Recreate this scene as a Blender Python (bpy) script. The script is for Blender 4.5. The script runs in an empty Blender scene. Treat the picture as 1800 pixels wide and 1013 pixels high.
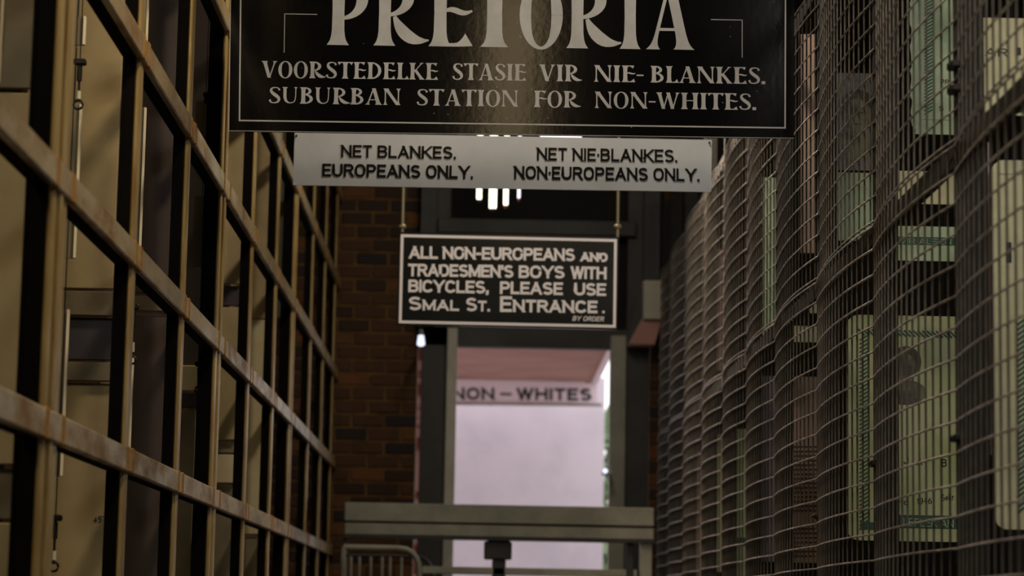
import bpy, math, random
from mathutils import Vector, Matrix

random.seed(7)
S = bpy.context.scene
COL = S.collection
# ------------------------------------------------------------------ camera
PW, PH, F = 1800.0, 1013.0, 4200.0
EYE = 1.5
VPX, VPY = 846.0, 1084.0                       # where the passage's long lines meet
yc = Vector((VPX - PW / 2, -(VPY - PH / 2), -F)).normalized()
zc = Vector((550.0, 30570.0, -F))
zc = (zc - yc * zc.dot(yc)).normalized()
xc = yc.cross(zc)
ROT = Matrix((xc, yc, zc))                     # camera axes -> world
cam_d = bpy.data.cameras.new('camera')
cam = bpy.data.objects.new('camera', cam_d)
COL.objects.link(cam)
cam.matrix_world = Matrix.Translation((0, 0, EYE)) @ ROT.to_4x4()
cam_d.sensor_width = 36
cam_d.lens = 36 * F / PW
cam_d.clip_start = .05
cam_d.clip_end = 200
cam_d.dof.use_dof = True
cam_d.dof.focus_distance = 8.05
cam_d.dof.aperture_fstop = 3.3
S.camera = cam
S.view_settings.view_transform = 'Standard'
S.view_settings.look = 'None'
S.view_settings.exposure = 0.0
S.view_settings.gamma = 1.0
S.view_settings.use_curve_mapping = False

# ------------------------------------------------------------------ world and lights
wd = bpy.data.worlds.new('sky')
S.world = wd
wd.use_nodes = True
wd.node_tree.nodes['Background'].inputs[0].default_value = (1.0, .955, .985, 1)
wd.node_tree.nodes['Background'].inputs[1].default_value = 1.7


def area(name, loc, target, sx, sy, watt, color, spread=180):
    d = bpy.data.lights.new(name, 'AREA')
    d.shape = 'RECTANGLE'
    d.size, d.size_y = sx, sy
    d.energy = watt
    d.color = color
    d.spread = math.radians(spread)
    o = bpy.data.objects.new(name, d)
    COL.objects.link(o)
    o.location = loc
    o.rotation_euler = (Vector(target) - Vector(loc)).to_track_quat('-Z', 'Y').to_euler()
    return o


WARM = (1, .72, .42)
NEUT = (1, .88, .74)
area('ceiling_lamp_near', (.35, 5.6, 5.0), (-.3, 5.8, 2.5), .35, .35, 50, (1, .80, .56))
area('ceiling_lamp_mid', (.35, 9.0, 4.9), (-.5, 9.6, 2.5), .3, .3, 42, (1, .84, .66))
area('ceiling_lamp_far', (.2, 12.0, 4.6), (-.1, 13.6, 2), .3, .3, 15, (1, .90, .74))
area('mesh_lamp', (.5, 12.4, 5.05), (1.15, 11.8, 3.2), .3, .5, 85, (1, .80, .60), 100)
area('display_lamp_left', (-2.35, 3.4, 4.9), (-1.8, 8.5, 2.2), 1.1, .9, 39, (1, .82, .54))
area('display_lamp_right', (2.4, 3.2, 4.7), (2.0, 8.0, 2.4), 1.2, .6, 54, (1, .96, .90))
area('fill_behind', (-.2, -7.0, 2.2), (-.2, 8, 2.2), 1.2, 3.0, 30, (.96, .97, 1))  # added fill light behind the viewer; no doorway is built there
area('linear_ceiling_light', (.137, -2.2, 5.12), (.137, -2.2, 0), 9.4, .34, 30, (1, .74, .40)).rotation_euler = (0, 0, math.pi / 2)


# ------------------------------------------------------------------ helpers


def ray(px, py):
    return ROT @ Vector((px - PW / 2, -(py - PH / 2), -F))


def at(px, py, Y):
    """point of the line of sight through a pixel that lies at depth Y down the passage"""
    d = ray(px, py)
    k = Y / d.y
    return Vector((d.x * k, Y, EYE + d.z * k))


def onx(px, py, X):
    d = ray(px, py)
    k = X / d.x
    return Vector((X, d.y * k, EYE + d.z * k))


ORG = {}


def tag(o, label=None, cat=None, group=None, kind=None):
    if label: o['label'] = label
    if cat: o['category'] = cat
    if group: o['group'] = group
    if kind: o['kind'] = kind
    return o


def empty(name, loc, label=None, cat=None, group=None, kind=None):
    o = bpy.data.objects.new(name, None)
    COL.objects.link(o)
    o.location = loc
    o.empty_display_size = .05
    ORG[o] = Vector(loc)
    return tag(o, label, cat, group, kind)


def link(name, me, loc, parent=None):
    """an object of mesh me whose origin stands at world point loc"""
    o = bpy.data.objects.new(name, me)
    COL.objects.link(o)
    loc = Vector(loc)
    if parent is not None:
        o.parent = parent
        o.location = loc - ORG[parent]
    else:
        o.location = loc
    ORG[o] = loc
    return o


class MB:
    def __init__(s):
        s.v, s.f, s.sm = [], [], []

    def add(s, vs, fs, smooth=False):
        b = len(s.v)
        s.v += [tuple(v) for v in vs]
        s.f += [tuple(b + i for i in f) for f in fs]
        s.sm += [smooth] * len(fs)
        return s

    def box(s, x0, x1, y0, y1, z0, z1, c=0.0):
        if x0 > x1: x0, x1 = x1, x0
        if y0 > y1: y0, y1 = y1, y0
        if z0 > z1: z0, z1 = z1, z0
        if c <= 0:
            v = [(x, y, z) for x in (x0, x1) for y in (y0, y1) for z in (z0, z1)]
            return s.add(v, [(0, 1, 3, 2), (4, 6, 7, 5), (0, 4, 5, 1), (2, 3, 7, 6), (0, 2, 6, 4), (1, 5, 7, 3)])
        c = min(c, (x1 - x0) * .45, (y1 - y0) * .45, (z1 - z0) * .45)
        # chamfered box: three quads' worth of corner points
        P = {}
        vs = []
        for i, x in enumerate((x0, x1)):
            for j, y in enumerate((y0, y1)):
                for k, z in enumerate((z0, z1)):
                    sx, sy, sz = (c if i == 0 else -c), (c if j == 0 else -c), (c if k == 0 else -c)
                    P[i, j, k, 'x'] = len(vs); vs.append((x, y + sy, z + sz))
                    P[i, j, k, 'y'] = len(vs); vs.append((x + sx, y, z + sz))
                    P[i, j, k, 'z'] = len(vs); vs.append((x + sx, y + sy, z))
        fs = []
        for i in (0, 1):
            fs.append([P[i, 0, 0, 'x'], P[i, 1, 0, 'x'], P[i, 1, 1, 'x'], P[i, 0, 1, 'x']])
            fs.append([P[0, i, 0, 'y'], P[1, i, 0, 'y'], P[1, i, 1, 'y'], P[0, i, 1, 'y']])
            fs.append([P[0, 0, i, 'z'], P[1, 0, i, 'z'], P[1, 1, i, 'z'], P[0, 1, i, 'z']])
        for a in (0, 1):
            for b in (0, 1):
                fs.append([P[a, b, 0, 'x'], P[a, b, 1, 'x'], P[a, b, 1, 'y'], P[a, b, 0, 'y']])
                fs.append([P[a, 0, b, 'x'], P[a, 1, b, 'x'], P[a, 1, b, 'z'], P[a, 0, b, 'z']])
                fs.append([P[0, a, b, 'y'], P[1, a, b, 'y'], P[1, a, b, 'z'], P[0, a, b, 'z']])
                for k in (0, 1):
                    fs.append([P[a, b, k, 'x'], P[a, b, k, 'y'], P[a, b, k, 'z']])
        return s.add(vs, fs)

    def tube(s, pts, r, n=8, caps=True):
        pts = [Vector(p) for p in pts]
        vs, fs = [], []
        for i, p in enumerate(pts):
            t = (pts[min(i + 1, len(pts) - 1)] - pts[max(i - 1, 0)]).normalized()
            a = Vector((0, 0, 1)) if abs(t.z) < .9 else Vector((1, 0, 0))
            u = t.cross(a).normalized()
            w = t.cross(u)
            rr = r[i] if isinstance(r, (list, tuple)) else r
            for k in range(n):
                q = 2 * math.pi * k / n
                vs.append(p + (u * math.cos(q) + w * math.sin(q)) * rr)
        for i in range(len(pts) - 1):
            for k in range(n):
                k2 = (k + 1) % n
                fs.append((i * n + k, i * n + k2, (i + 1) * n + k2, (i + 1) * n + k))
        s.add(vs, fs, True)
        if caps:
            s.add(vs[:n], [tuple(range(n - 1, -1, -1))])
            s.add(vs[-n:], [tuple(range(n))])
        return s

    def prism(s, pts, y0, y1):
        """polygon in the XZ plane (list of (x, z)) given thickness along Y"""
        n = len(pts)
        vs = [(x, y0, z) for x, z in pts] + [(x, y1, z) for x, z in pts]
        fs = [tuple(range(n)), tuple(range(2 * n - 1, n - 1, -1))]
        for i in range(n):
            j = (i + 1) % n
            fs.append((i, n + i, n + j, j))
        return s.add(vs, fs)

    def build(s, name, mat, parent=None, org=None):
        if org is None:
            lo = [min(v[i] for v in s.v) for i in range(3)]
            hi = [max(v[i] for v in s.v) for i in range(3)]
            org = ((lo[0] + hi[0]) / 2, (lo[1] + hi[1]) / 2, lo[2])
        org = Vector(org)
        me = bpy.data.meshes.new(name)
        me.from_pydata([(v[0] - org.x, v[1] - org.y, v[2] - org.z) for v in s.v], [], s.f)
        me.polygons.foreach_set('use_smooth', s.sm)
        me.materials.append(mat)
        me.update()
        import bmesh
        bm = bmesh.new(); bm.from_mesh(me)
        bmesh.ops.recalc_face_normals(bm, faces=bm.faces)
        bm.to_mesh(me); bm.free()
        return link(name, me, org, parent)


def mat(name, base, rough=.6, metal=0.0, noise=None, bump=0.0, bscale=60, stretch=(1, 1, 1), spec=.5, rvar=0.0):
    """noise = (second colour, scale, low, high)"""
    m = bpy.data.materials.new(name)
    m.use_nodes = True
    nt = m.node_tree
    b = nt.nodes['Principled BSDF']
    b.inputs['Base Color'].default_value = (*base, 1)
    b.inputs['Roughness'].default_value = rough
    b.inputs['Metallic'].default_value = metal
    b.inputs['Specular IOR Level'].default_value = spec
    tc = nt.nodes.new('ShaderNodeTexCoord')
    mp = nt.nodes.new('ShaderNodeMapping')
    mp.inputs['Scale'].default_value = stretch
    geo = nt.nodes.new('ShaderNodeNewGeometry')
    nt.links.new(geo.outputs['Position'], mp.inputs['Vector'])
    if noise:
        c2, sc, lo, hi = noise
        n = nt.nodes.new('ShaderNodeTexNoise')
        n.inputs['Scale'].default_value = sc
        n.inputs['Detail'].default_value = 6
        n.inputs['Roughness'].default_value = .65
        r = nt.nodes.new('ShaderNodeMapRange')
        r.inputs['From Min'].default_value = lo
        r.inputs['From Max'].default_value = hi
        mx = nt.nodes.new('ShaderNodeMix')
        mx.data_type = 'RGBA'
        mx.inputs['A'].default_value = (*base, 1)
        mx.inputs['B'].default_value = (*c2, 1)
        nt.links.new(mp.outputs[0], n.inputs['Vector'])
        nt.links.new(n.outputs['Fac'], r.inputs['Value'])
        nt.links.new(r.outputs[0], mx.inputs['Factor'])
        nt.links.new(mx.outputs['Result'], b.inputs['Base Color'])
        if rvar:
            r2 = nt.nodes.new('ShaderNodeMapRange')
            r2.inputs['From Min'].default_value = lo
            r2.inputs['From Max'].default_value = hi
            r2.inputs['To Min'].default_value = rough - rvar
            r2.inputs['To Max'].default_value = rough + rvar
            nt.links.new(n.outputs['Fac'], r2.inputs['Value'])
            nt.links.new(r2.outputs[0], b.inputs['Roughness'])
    if bump:
        n2 = nt.nodes.new('ShaderNodeTexNoise')
        n2.inputs['Scale'].default_value = bscale
        n2.inputs['Detail'].default_value = 4
        bp = nt.nodes.new('ShaderNodeBump')
        bp.inputs['Strength'].default_value = bump
        bp.inputs['Distance'].default_value = .003
        nt.links.new(mp.outputs[0], n2.inputs['Vector'])
        nt.links.new(n2.outputs['Fac'], bp.inputs['Height'])
        nt.links.new(bp.outputs[0], b.inputs['Normal'])
    return m


def emis(name, col, strength):
    m = bpy.data.materials.new(name)
    m.use_nodes = True
    b = m.node_tree.nodes['Principled BSDF']
    b.inputs['Base Color'].default_value = (*col, 1)
    b.inputs['Emission Color'].default_value = (*col, 1)
    b.inputs['Emission Strength'].default_value = strength
    return m


def rgb(r, g, b, k=1.0):
    def c(v):
        v = v / 255
        return (v / 12.92 if v < .04045 else ((v + .055) / 1.055) ** 2.4) * k
    return (c(r), c(g), c(b))


M = {}
M['rust'] = mat('waxed rusty steel', rgb(172, 148, 92), .42, .15, (rgb(128, 94, 40), 9, .42, .72), .35, 90, (1, 1, .35), rvar=.12)
M['railsteel'] = mat('brushed rail steel', rgb(176, 158, 118), .40, .15, (rgb(132, 98, 50), 7, .42, .66), .3, 120, (1, .4, 1), rvar=.12)
M['weld'] = mat('rusted weld', rgb(164, 120, 46), .6, 0, (rgb(140, 94, 34), 40, .4, .6), .5, 200)
M['shadeblack'] = mat('shade black steel', rgb(14, 11, 9), .9, 0, (rgb(10, 8, 7), 6, .4, .6), .2, 60, spec=.08)  # near black stands in for shade on post sides and rail undersides; stems share it
M['wire'] = mat('galvanised wire', rgb(228, 224, 220), .3, .8, (rgb(150, 144, 134), 14, .4, .6), 0)
M['vwire'] = mat('dull upright wire', rgb(106, 100, 90), .5, .5, (rgb(88, 82, 74), 14, .4, .6), 0)
M['cagepost'] = mat('dark cage steel', rgb(26, 24, 21), .9, 0, (rgb(18, 17, 15), 8, .4, .6), .2, 80)
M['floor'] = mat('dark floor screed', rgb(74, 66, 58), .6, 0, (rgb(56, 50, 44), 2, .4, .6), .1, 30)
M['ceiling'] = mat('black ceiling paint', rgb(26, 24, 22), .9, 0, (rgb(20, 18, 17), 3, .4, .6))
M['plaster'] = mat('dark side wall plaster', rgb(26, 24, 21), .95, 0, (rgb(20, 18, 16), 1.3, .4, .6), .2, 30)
M['greysteel'] = mat('grey green painted steel', rgb(150, 148, 132), .5, 0, (rgb(128, 127, 114), 3, .4, .6), .1, 60)
M['litsteel'] = mat('lamplit grey painted steel', rgb(188, 184, 168), .5, 0, (rgb(164, 160, 146), 3, .4, .6), .1, 60)  # paler copy of the grey steel, carries lamplight on column and bracket
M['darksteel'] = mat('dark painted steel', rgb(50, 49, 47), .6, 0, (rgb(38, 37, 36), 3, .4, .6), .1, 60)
M['mortar'] = mat('brown mortar', rgb(112, 82, 44), .95, 0, (rgb(84, 60, 32), 7, .4, .6), .4, 80)
M['brick_a'] = mat('dark brown brick', rgb(54, 35, 22), .85, 0, (rgb(58, 36, 24), 6, .4, .6), .5, 70)
M['brick_b'] = mat('orange brown brick', rgb(96, 63, 32), .85, 0, (rgb(110, 66, 34), 6, .4, .6), .5, 70)
M['brick_c'] = mat('umber brick', rgb(72, 48, 26), .85, 0, (rgb(80, 50, 30), 6, .4, .6), .5, 70)
M['brick_d'] = mat('burnt black brick', rgb(36, 25, 19), .8, 0, (rgb(34, 24, 22), 6, .4, .6), .5, 70)
M['signblack'] = mat('gloss black enamel', rgb(9, 9, 12), .1, 0, (rgb(13, 12, 12), 5, .45, .6), .05, 40, spec=.5)
M['signletter'] = mat('pale grey sign paint', rgb(182, 184, 186), .42, 0, (rgb(164, 166, 168), 7, .4, .6))
M['signwhite'] = mat('off white enamel', rgb(206, 213, 220), .13, 0, (rgb(194, 201, 208), 3, .4, .6), .02, 30, spec=1.0)
M['signink'] = mat('black sign paint', rgb(16, 15, 12), .8, spec=.1)
M['signgreenblack'] = mat('black green enamel', rgb(20, 22, 21), .16, 0, (rgb(26, 27, 25), 4, .4, .6), .05, 40)
M['signcream'] = mat('cream white letters', rgb(248, 246, 250), .5)
M['rod'] = mat('hanging rod steel', rgb(150, 140, 116), .5, .4)
M['beige'] = mat('beige board', rgb(166, 148, 108), .85, 0, (rgb(150, 133, 97), 3, .4, .6), .1, 200)
M['palebeige'] = mat('pale cream board', rgb(196, 184, 146), .85, 0, (rgb(184, 170, 132), 3, .4, .6), .1, 200)
M['taupe'] = mat('taupe grey board', rgb(122, 112, 88), .85, 0, (rgb(110, 100, 80), 3, .4, .6), .1, 200)
M['purple'] = mat('dark aubergine board', rgb(82, 70, 66), .8, 0, (rgb(74, 64, 60), 3, .4, .6), .1, 200)
M['slate'] = mat('dark slate board', rgb(62, 56, 62), .8, 0, (rgb(52, 48, 54), 3, .4, .6), .1, 200)
M['paleedge'] = mat('pale board edging', rgb(238, 226, 196), .5)
M['fitting'] = mat('blackened fitting', rgb(30, 26, 22), .5, .4)
M['sleeve'] = mat('white cable sleeve', rgb(214, 204, 182), .5)
M['whitewall'] = mat('white rendered wall', rgb(216, 206, 215), .9, 0, (rgb(200, 192, 202), 1.2, .38, .62), .15, 6)
M['soffit'] = mat('rose brown soffit', rgb(176, 132, 122), .85, 0, (rgb(160, 116, 106), 2, .4, .6))
M['trimwhite'] = mat('white fascia paint', rgb(232, 214, 222), .6)
M['daylitbrick'] = mat('daylit pink brickwork', rgb(236, 196, 196), .85, 0, (rgb(150, 80, 80), 11, .5, .56), 0, 60, (.05, .05, 1))  # pink lightened to carry the daylight on the brick edge
M['leaf'] = mat('outdoor leaves', rgb(140, 166, 122), .6, 0, (rgb(104, 134, 90), 6, .4, .6))
M['paving'] = mat('outdoor paving', rgb(150, 140, 130), .9, 0, (rgb(130, 120, 112), 3, .4, .6))
M['cardgreen'] = mat('olive green card', rgb(178, 184, 146), .7, 0, (rgb(158, 168, 118), 5, .4, .6))
M['cardmint'] = mat('pale mint card', rgb(176, 196, 164), .7, 0, (rgb(152, 170, 138), 6, .4, .6))
M['cardcream'] = mat('cream card', rgb(200, 196, 160), .7, 0, (rgb(180, 176, 142), 5, .4, .6))
M['cardpink'] = mat('dusty pink card', rgb(182, 154, 138), .7, 0, (rgb(160, 138, 126), 4, .4, .6))
M['cardgrey'] = mat('grey photo card', rgb(128, 124, 120), .7, 0, (rgb(96, 94, 90), 8, .4, .6))
M['cardlilac'] = mat('mauve grey card', rgb(120, 112, 118), .7, 0, (rgb(104, 98, 102), 4, .4, .6))
M['greenink'] = mat('bottle green ink', rgb(44, 82, 66), .7)
M['ink'] = mat('dark ink', rgb(32, 34, 32), .7)
M['darkhair'] = mat('dark portrait print', rgb(60, 60, 52), .8, 0, (rgb(78, 78, 66), 12, .4, .6))
M['midgrey'] = mat('mid grey portrait print', rgb(118, 118, 98), .8, 0, (rgb(72, 70, 66), 12, .4, .6))
M['tubelamp'] = emis('fluorescent glow', (1, .95, .72), 3.2)
M['tubecap'] = mat('lamp end cap', rgb(178, 76, 50), .5)
M['lampblue'] = emis('small bluish lamp glow', (.72, .78, 1), 1.4)
M['striplamp'] = emis('strip light glow', (.92, .84, 1), 1.6)

# ------------------------------------------------------------------ the room shell
YB, YE = -9.0, 16.0           # back and far ends
HC = 5.2
XL, XR = -3.2, 3.2


def struct(name, mb, m, parent=None, label=None):
    o = mb.build(name, m, parent)
    if parent is None: o['kind'] = 'structure'
    if label: o['label'] = label
    return o


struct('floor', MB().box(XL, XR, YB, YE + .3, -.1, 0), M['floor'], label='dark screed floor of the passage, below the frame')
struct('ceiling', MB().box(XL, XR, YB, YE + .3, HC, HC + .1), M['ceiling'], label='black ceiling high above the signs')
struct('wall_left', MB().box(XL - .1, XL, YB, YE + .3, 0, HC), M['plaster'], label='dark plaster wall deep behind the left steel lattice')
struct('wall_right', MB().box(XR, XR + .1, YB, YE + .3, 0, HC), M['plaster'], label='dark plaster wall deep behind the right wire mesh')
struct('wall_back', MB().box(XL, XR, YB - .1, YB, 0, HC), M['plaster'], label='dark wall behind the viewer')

# far wall: two brick piers and a dark panel over the doorway
XPL = at(731, 760, YE).x      # edge of the left pier
XPR = at(1141, 760, YE).x     # edge of the right pier
ZH = at(900, 576, YE).z       # underside level of the dark panel over the doorway
COURSE = .0914
BL = .222
brick_me = {}


def brick_mesh(w):
    k = round(w, 3)
    if k not in brick_me:
        for c in 'abcd':
            mb = MB().box(-w / 2, w / 2, -.012, .02, 0, COURSE - .021, .004)
            o = mb.build('brick', M['brick_' + c], None, org=(0, 0, 0))
            brick_me[k, c] = o.data
            bpy.data.objects.remove(o)
        brick_me[k] = True
    return k


def pier(name, x0, x1, vx0, vx1, label, seed):
    rnd = random.Random(seed)
    b = MB().box(x0, x1, YE, YE + .22, 0, HC)
    w = struct(name, b, M['mortar'], label=label)
    ORG[w] = Vector(w.matrix_world.translation) if False else ORG[w]
    rest = MB()
    n = int(HC / COURSE)
    zlo, zhi = EYE + .15, at(650, 325, YE).z
    for r in range(n):
        z = r * COURSE + .01
        vis = zlo < z < zhi
        x = x1 if name.endswith('left') else x0
        sgn = -1 if name.endswith('left') else 1
        first = True
        lim = vx0 if name.endswith('left') else vx1
        while (x > lim) if sgn < 0 else (x < lim):
            L = BL if not (first and r % 2) else BL / 2
            wdt = L - .021
            if first: xa = x
            cx = x + sgn * (wdt / 2)
            if vis:
                k = brick_mesh(wdt)
                c = rnd.choice('aabccccbdac')
                o = link('brick', brick_me[k, c], (cx, YE - rnd.uniform(0, .004), z), w)
            else:
                rest.box(cx - wdt / 2, cx + wdt / 2, YE - .012, YE + .01, z, z + COURSE - .021)
            x += sgn * L
            first = False
    if rest.v:
        o = rest.build('bricks_out_of_view', M['brick_c'], w)
        o['kind'] = 'stuff'


pier('wall_far_left', XL, XPL, at(560, 760, YE).x - .25, XPL, 'brown brick pier left of the far doorway', 3)
pier('wall_far_right', XPR, XR, XPR, XPR + .7, 'sliver of brown brick pier right of the far doorway', 5)
struct('wall_far_top', MB().box(XPL, XPR, YE + .02, YE + .2, ZH, HC), M['plaster'], label='dark panel closing the wall over the far doorway')

struct('cage_end_blackout', MB().box(1.24, XR, YE - .3, YE - .25, 0, HC), M['plaster'], label='black panel added to keep the end of the mesh cage dark')  # added black sheet, hides the brick behind the cage

# ------------------------------------------------------------------ outside, beyond the doorway
ORGO = empty('courtyard_ground', (0, 0, 0)) if False else None
struct('ground_outside', MB().box(-6, 8, YE + .3, 30, -.12, -.02), M['paving'], label='pale paving outside the doorway')
Y2 = 22.0
xw = at(1062, 800, Y2).x
zt = at(900, 709, Y2).z
wl = struct('wall_outside', MB().box(-2.2, xw, Y2, Y2 + .25, 0, zt + .25), M['whitewall'], label='white rendered wall outside the far doorway')
Y3 = 21.4
zs = at(900, 671, Y3).z
xs = at(1040, 673, Y3).x
so = empty('canopy', (0, 19, zs), 'rose brown canopy soffit with white edging outside the doorway, above the lettered fascia', 'canopy')
MB().box(-2.4, xs, YE + .35, Y3 + .05, zs, zs + .12).build('soffit', M['soffit'], so)
MB().box(xs, xs + .05, YE + .35, Y3 + .1, zs - .02, zs + .16, .006).build('edge_board', M['trimwhite'], so)
MB().box(xs - .02, xs + .05, Y3 - .04, Y3 + .03, 0, zs - .02, .006).build('canopy_post', M['trimwhite'], so) if False else None
# planting at the right of the white wall
rnd = random.Random(11)
pl = empty('shrub', (xw + .25, Y2 + 1.2, 0), 'green shrub showing as a sliver right of the white wall outside', 'shrub')
mb = MB()
for i in range(4200):
    c = Vector((xw + rnd.gauss(.45, .3), Y2 + 1.2 + rnd.gauss(0, .25), rnd.uniform(.2, zt + .02)))
    a = Vector((rnd.gauss(0, 1), rnd.gauss(0, 1), rnd.gauss(0, 1))).normalized() * .09
    b = Vector((rnd.gauss(0, 1), rnd.gauss(0, 1), rnd.gauss(0, 1)))
    b = (b - a * b.dot(a) / a.length_squared).normalized() * .05
    mb.add([c - a, c + b, c + a, c - b], [(0, 1, 2, 3)])
lf = mb.build('foliage', M['leaf'], pl)
lf['kind'] = 'stuff'
mb = MB()
for i in range(5):
    x = xw + .15 + .1 * i
    mb.tube([(x, Y2 + 1.2, 0), (x + .03, Y2 + 1.25, zt * .5), (x - .02, Y2 + 1.15, zt * .95)], [.018, .013, .006], 6)
mb.build('stems', M['shadeblack'], pl)
# added pillar, pale pink for daylit brick, seen through the slit
xa = at(724, 760, 17.4).x
tag(MB().box(xa, xa + .07, 17.3, 17.5, 0, at(737, 610, 17.4).z, .004).build('daylight_pillar', M['daylitbrick']),
    'thin added pillar, pale pink for daylight on the brick edge beside the doorway, left of the dark door post', 'pillar')

# ------------------------------------------------------------------ lettering
STK = {}


def arc(cx, cy, rx, ry, a0, a1, n=10):
    return [(cx + rx * math.cos(math.radians(a0 + (a1 - a0) * i / n)), cy + ry * math.sin(math.radians(a0 + (a1 - a0) * i / n))) for i in range(n + 1)]


# monoline glyphs: width, strokes in a 0..1 box
def rr(x0, y0, x1, y1, r):      # ring with round corners
    return arc(x1 - r, y1 - r, r, r, 0, 90, 6) + arc(x0 + r, y1 - r, r, r, 90, 180, 6) + arc(x0 + r, y0 + r, r, r, 180, 270, 6) + arc(x1 - r, y0 + r, r, r, 270, 360, 6) + [(x1, y1 - r)]


S_ = arc(.5, .77, .47, .23, 25, 180, 10)[:-1] + [(.03, .76)] + arc(.5, .74, .47, .2, 190, 250, 4) + arc(.5, .24, .5, .27, 70, 0, 6) + arc(.5, .25, .5, .25, -5, -155, 10)
STK = {
    'A': (.82, [[(0, 0), (.5, 1)], [(.5, 1), (1, 0)], [(.2, .3), (.8, .3)]]),
    'B': (.72, [[(0, 0), (0, 1)], [(0, 1), (.5, 1)] + arc(.6, .77, .34, .23, 90, -90) + [(0, .54)], [(0, .54), (.6, .54)] + arc(.62, .27, .38, .27, 90, -90) + [(0, 0)]]),
    'C': (.76, [arc(.52, .68, .48, .32, 20, 180, 10) + arc(.52, .32, .52, .32, 180, 340, 10)]),
    'D': (.76, [[(0, 0), (0, 1), (.45, 1)] + arc(.5, .6, .5, .4, 90, 0) + arc(.5, .4, .5, .4, 0, -90) + [(0, 0)]]),
    'E': (.62, [[(0, 0), (0, 1)], [(0, 1), (1, 1)], [(0, .52), (.88, .52)], [(0, 0), (1, 0)]]),
    'F': (.6, [[(0, 0), (0, 1)], [(0, 1), (1, 1)], [(0, .52), (.85, .52)]]),
    'H': (.76, [[(0, 0), (0, 1)], [(1, 0), (1, 1)], [(0, .52), (1, .52)]]),
    'I': (.0, [[(0, 0), (0, 1)]]),
    'J': (.6, [[(1, 1), (1, .3)] + arc(.5, .28, .5, .28, 0, -180)]),
    'K': (.74, [[(0, 0), (0, 1)], [(.96, 1), (.05, .38)], [(.3, .55), (1, 0)]]),
    'L': (.58, [[(0, 1), (0, 0)], [(0, 0), (1, 0)]]),
    'M': (.92, [[(0, 0), (0, 1)], [(0, 1), (.5, .1)], [(.5, .1), (1, 1)], [(1, 1), (1, 0)]]),
    'N': (.78, [[(0, 0), (0, 1)], [(0, 1), (1, 0)], [(1, 0), (1, 1)]]),
    'O': (.8, [rr(0, 0, 1, 1, .42)]),
    'P': (.68, [[(0, 0), (0, 1)], [(0, 1), (.6, 1)] + arc(.62, .73, .38, .27, 90, -90) + [(0, .46)]]),
    'R': (.72, [[(0, 0), (0, 1)], [(0, 1), (.6, 1)] + arc(.62, .75, .36, .25, 90, -90) + [(0, .5)], [(.55, .5), (1, 0)]]),
    'S': (.7, [S_]),
    'T': (.66, [[(0, 1), (1, 1)], [(.5, 1), (.5, 0)]]),
    'U': (.76, [[(0, 1), (0, .32)] + arc(.5, .32, .5, .32, 180, 360, 12) + [(1, 1)]]),
    'V': (.8, [[(0, 1), (.5, 0)], [(.5, 0), (1, 1)]]),
    'W': (1.1, [[(0, 1), (.25, 0)], [(.25, 0), (.5, 1)], [(.5, 1), (.75, 0)], [(.75, 0), (1, 1)]]),
    'Y': (.8, [[(0, 1), (.5, .45)], [(1, 1), (.5, .45)], [(.5, .45), (.5, 0)]]),
    '-': (.3, [[(0, .45), (1, .45)]]),
    '~': (1.5, [[(0, .48), (1, .48)]]),
    '.': (.0, [[(0, 0), (0, .01)]]),
    ',': (.05, [[(.5, .08), (.5, -.04), (-.6, -.26)]]),
    '*': (.0, [[(0, .47), (0, .48)]]),
    "'": (.0, [[(0, 1), (0, .78)]]),
    '1': (.2, [[(0, .8), (1, 1), (1, 0)]]),
    '9': (.6, [rr(0, .45, 1, 1, .3), [(1, .7), (1, .3), (.6, 0), (.1, 0)]]),
    '4': (.6, [[(.7, 0), (.7, 1), (0, .35), (1, .35)]]),
    '5': (.6, [[(.9, 1), (.1, 1), (.05, .55), (.5, .62)] + arc(.5, .31, .5, .31, 70, -140, 8)]),
    '6': (.6, [[(.9, 1), (.3, .8), (0, .4)], rr(0, 0, 1, .55, .3)]),
    'e': (.55, [[(0, .35), (1, .35)] + arc(.5, .33, .5, .3, 20, 320, 12)]),
    'k': (.5, [[(0, 0), (0, 1)], [(.9, .6), (.05, .28), (1, 0)]]),
    'r': (.4, [[(0, 0), (0, .6)], [(0, .4), (.5, .62), (1, .55)]]),
    'i': (.0, [[(0, 0), (0, .6)]]),
    'a': (.5, [rr(0, 0, 1, .6, .25), [(1, .6), (1, 0)]]),
}


RIBN = [0]


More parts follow.
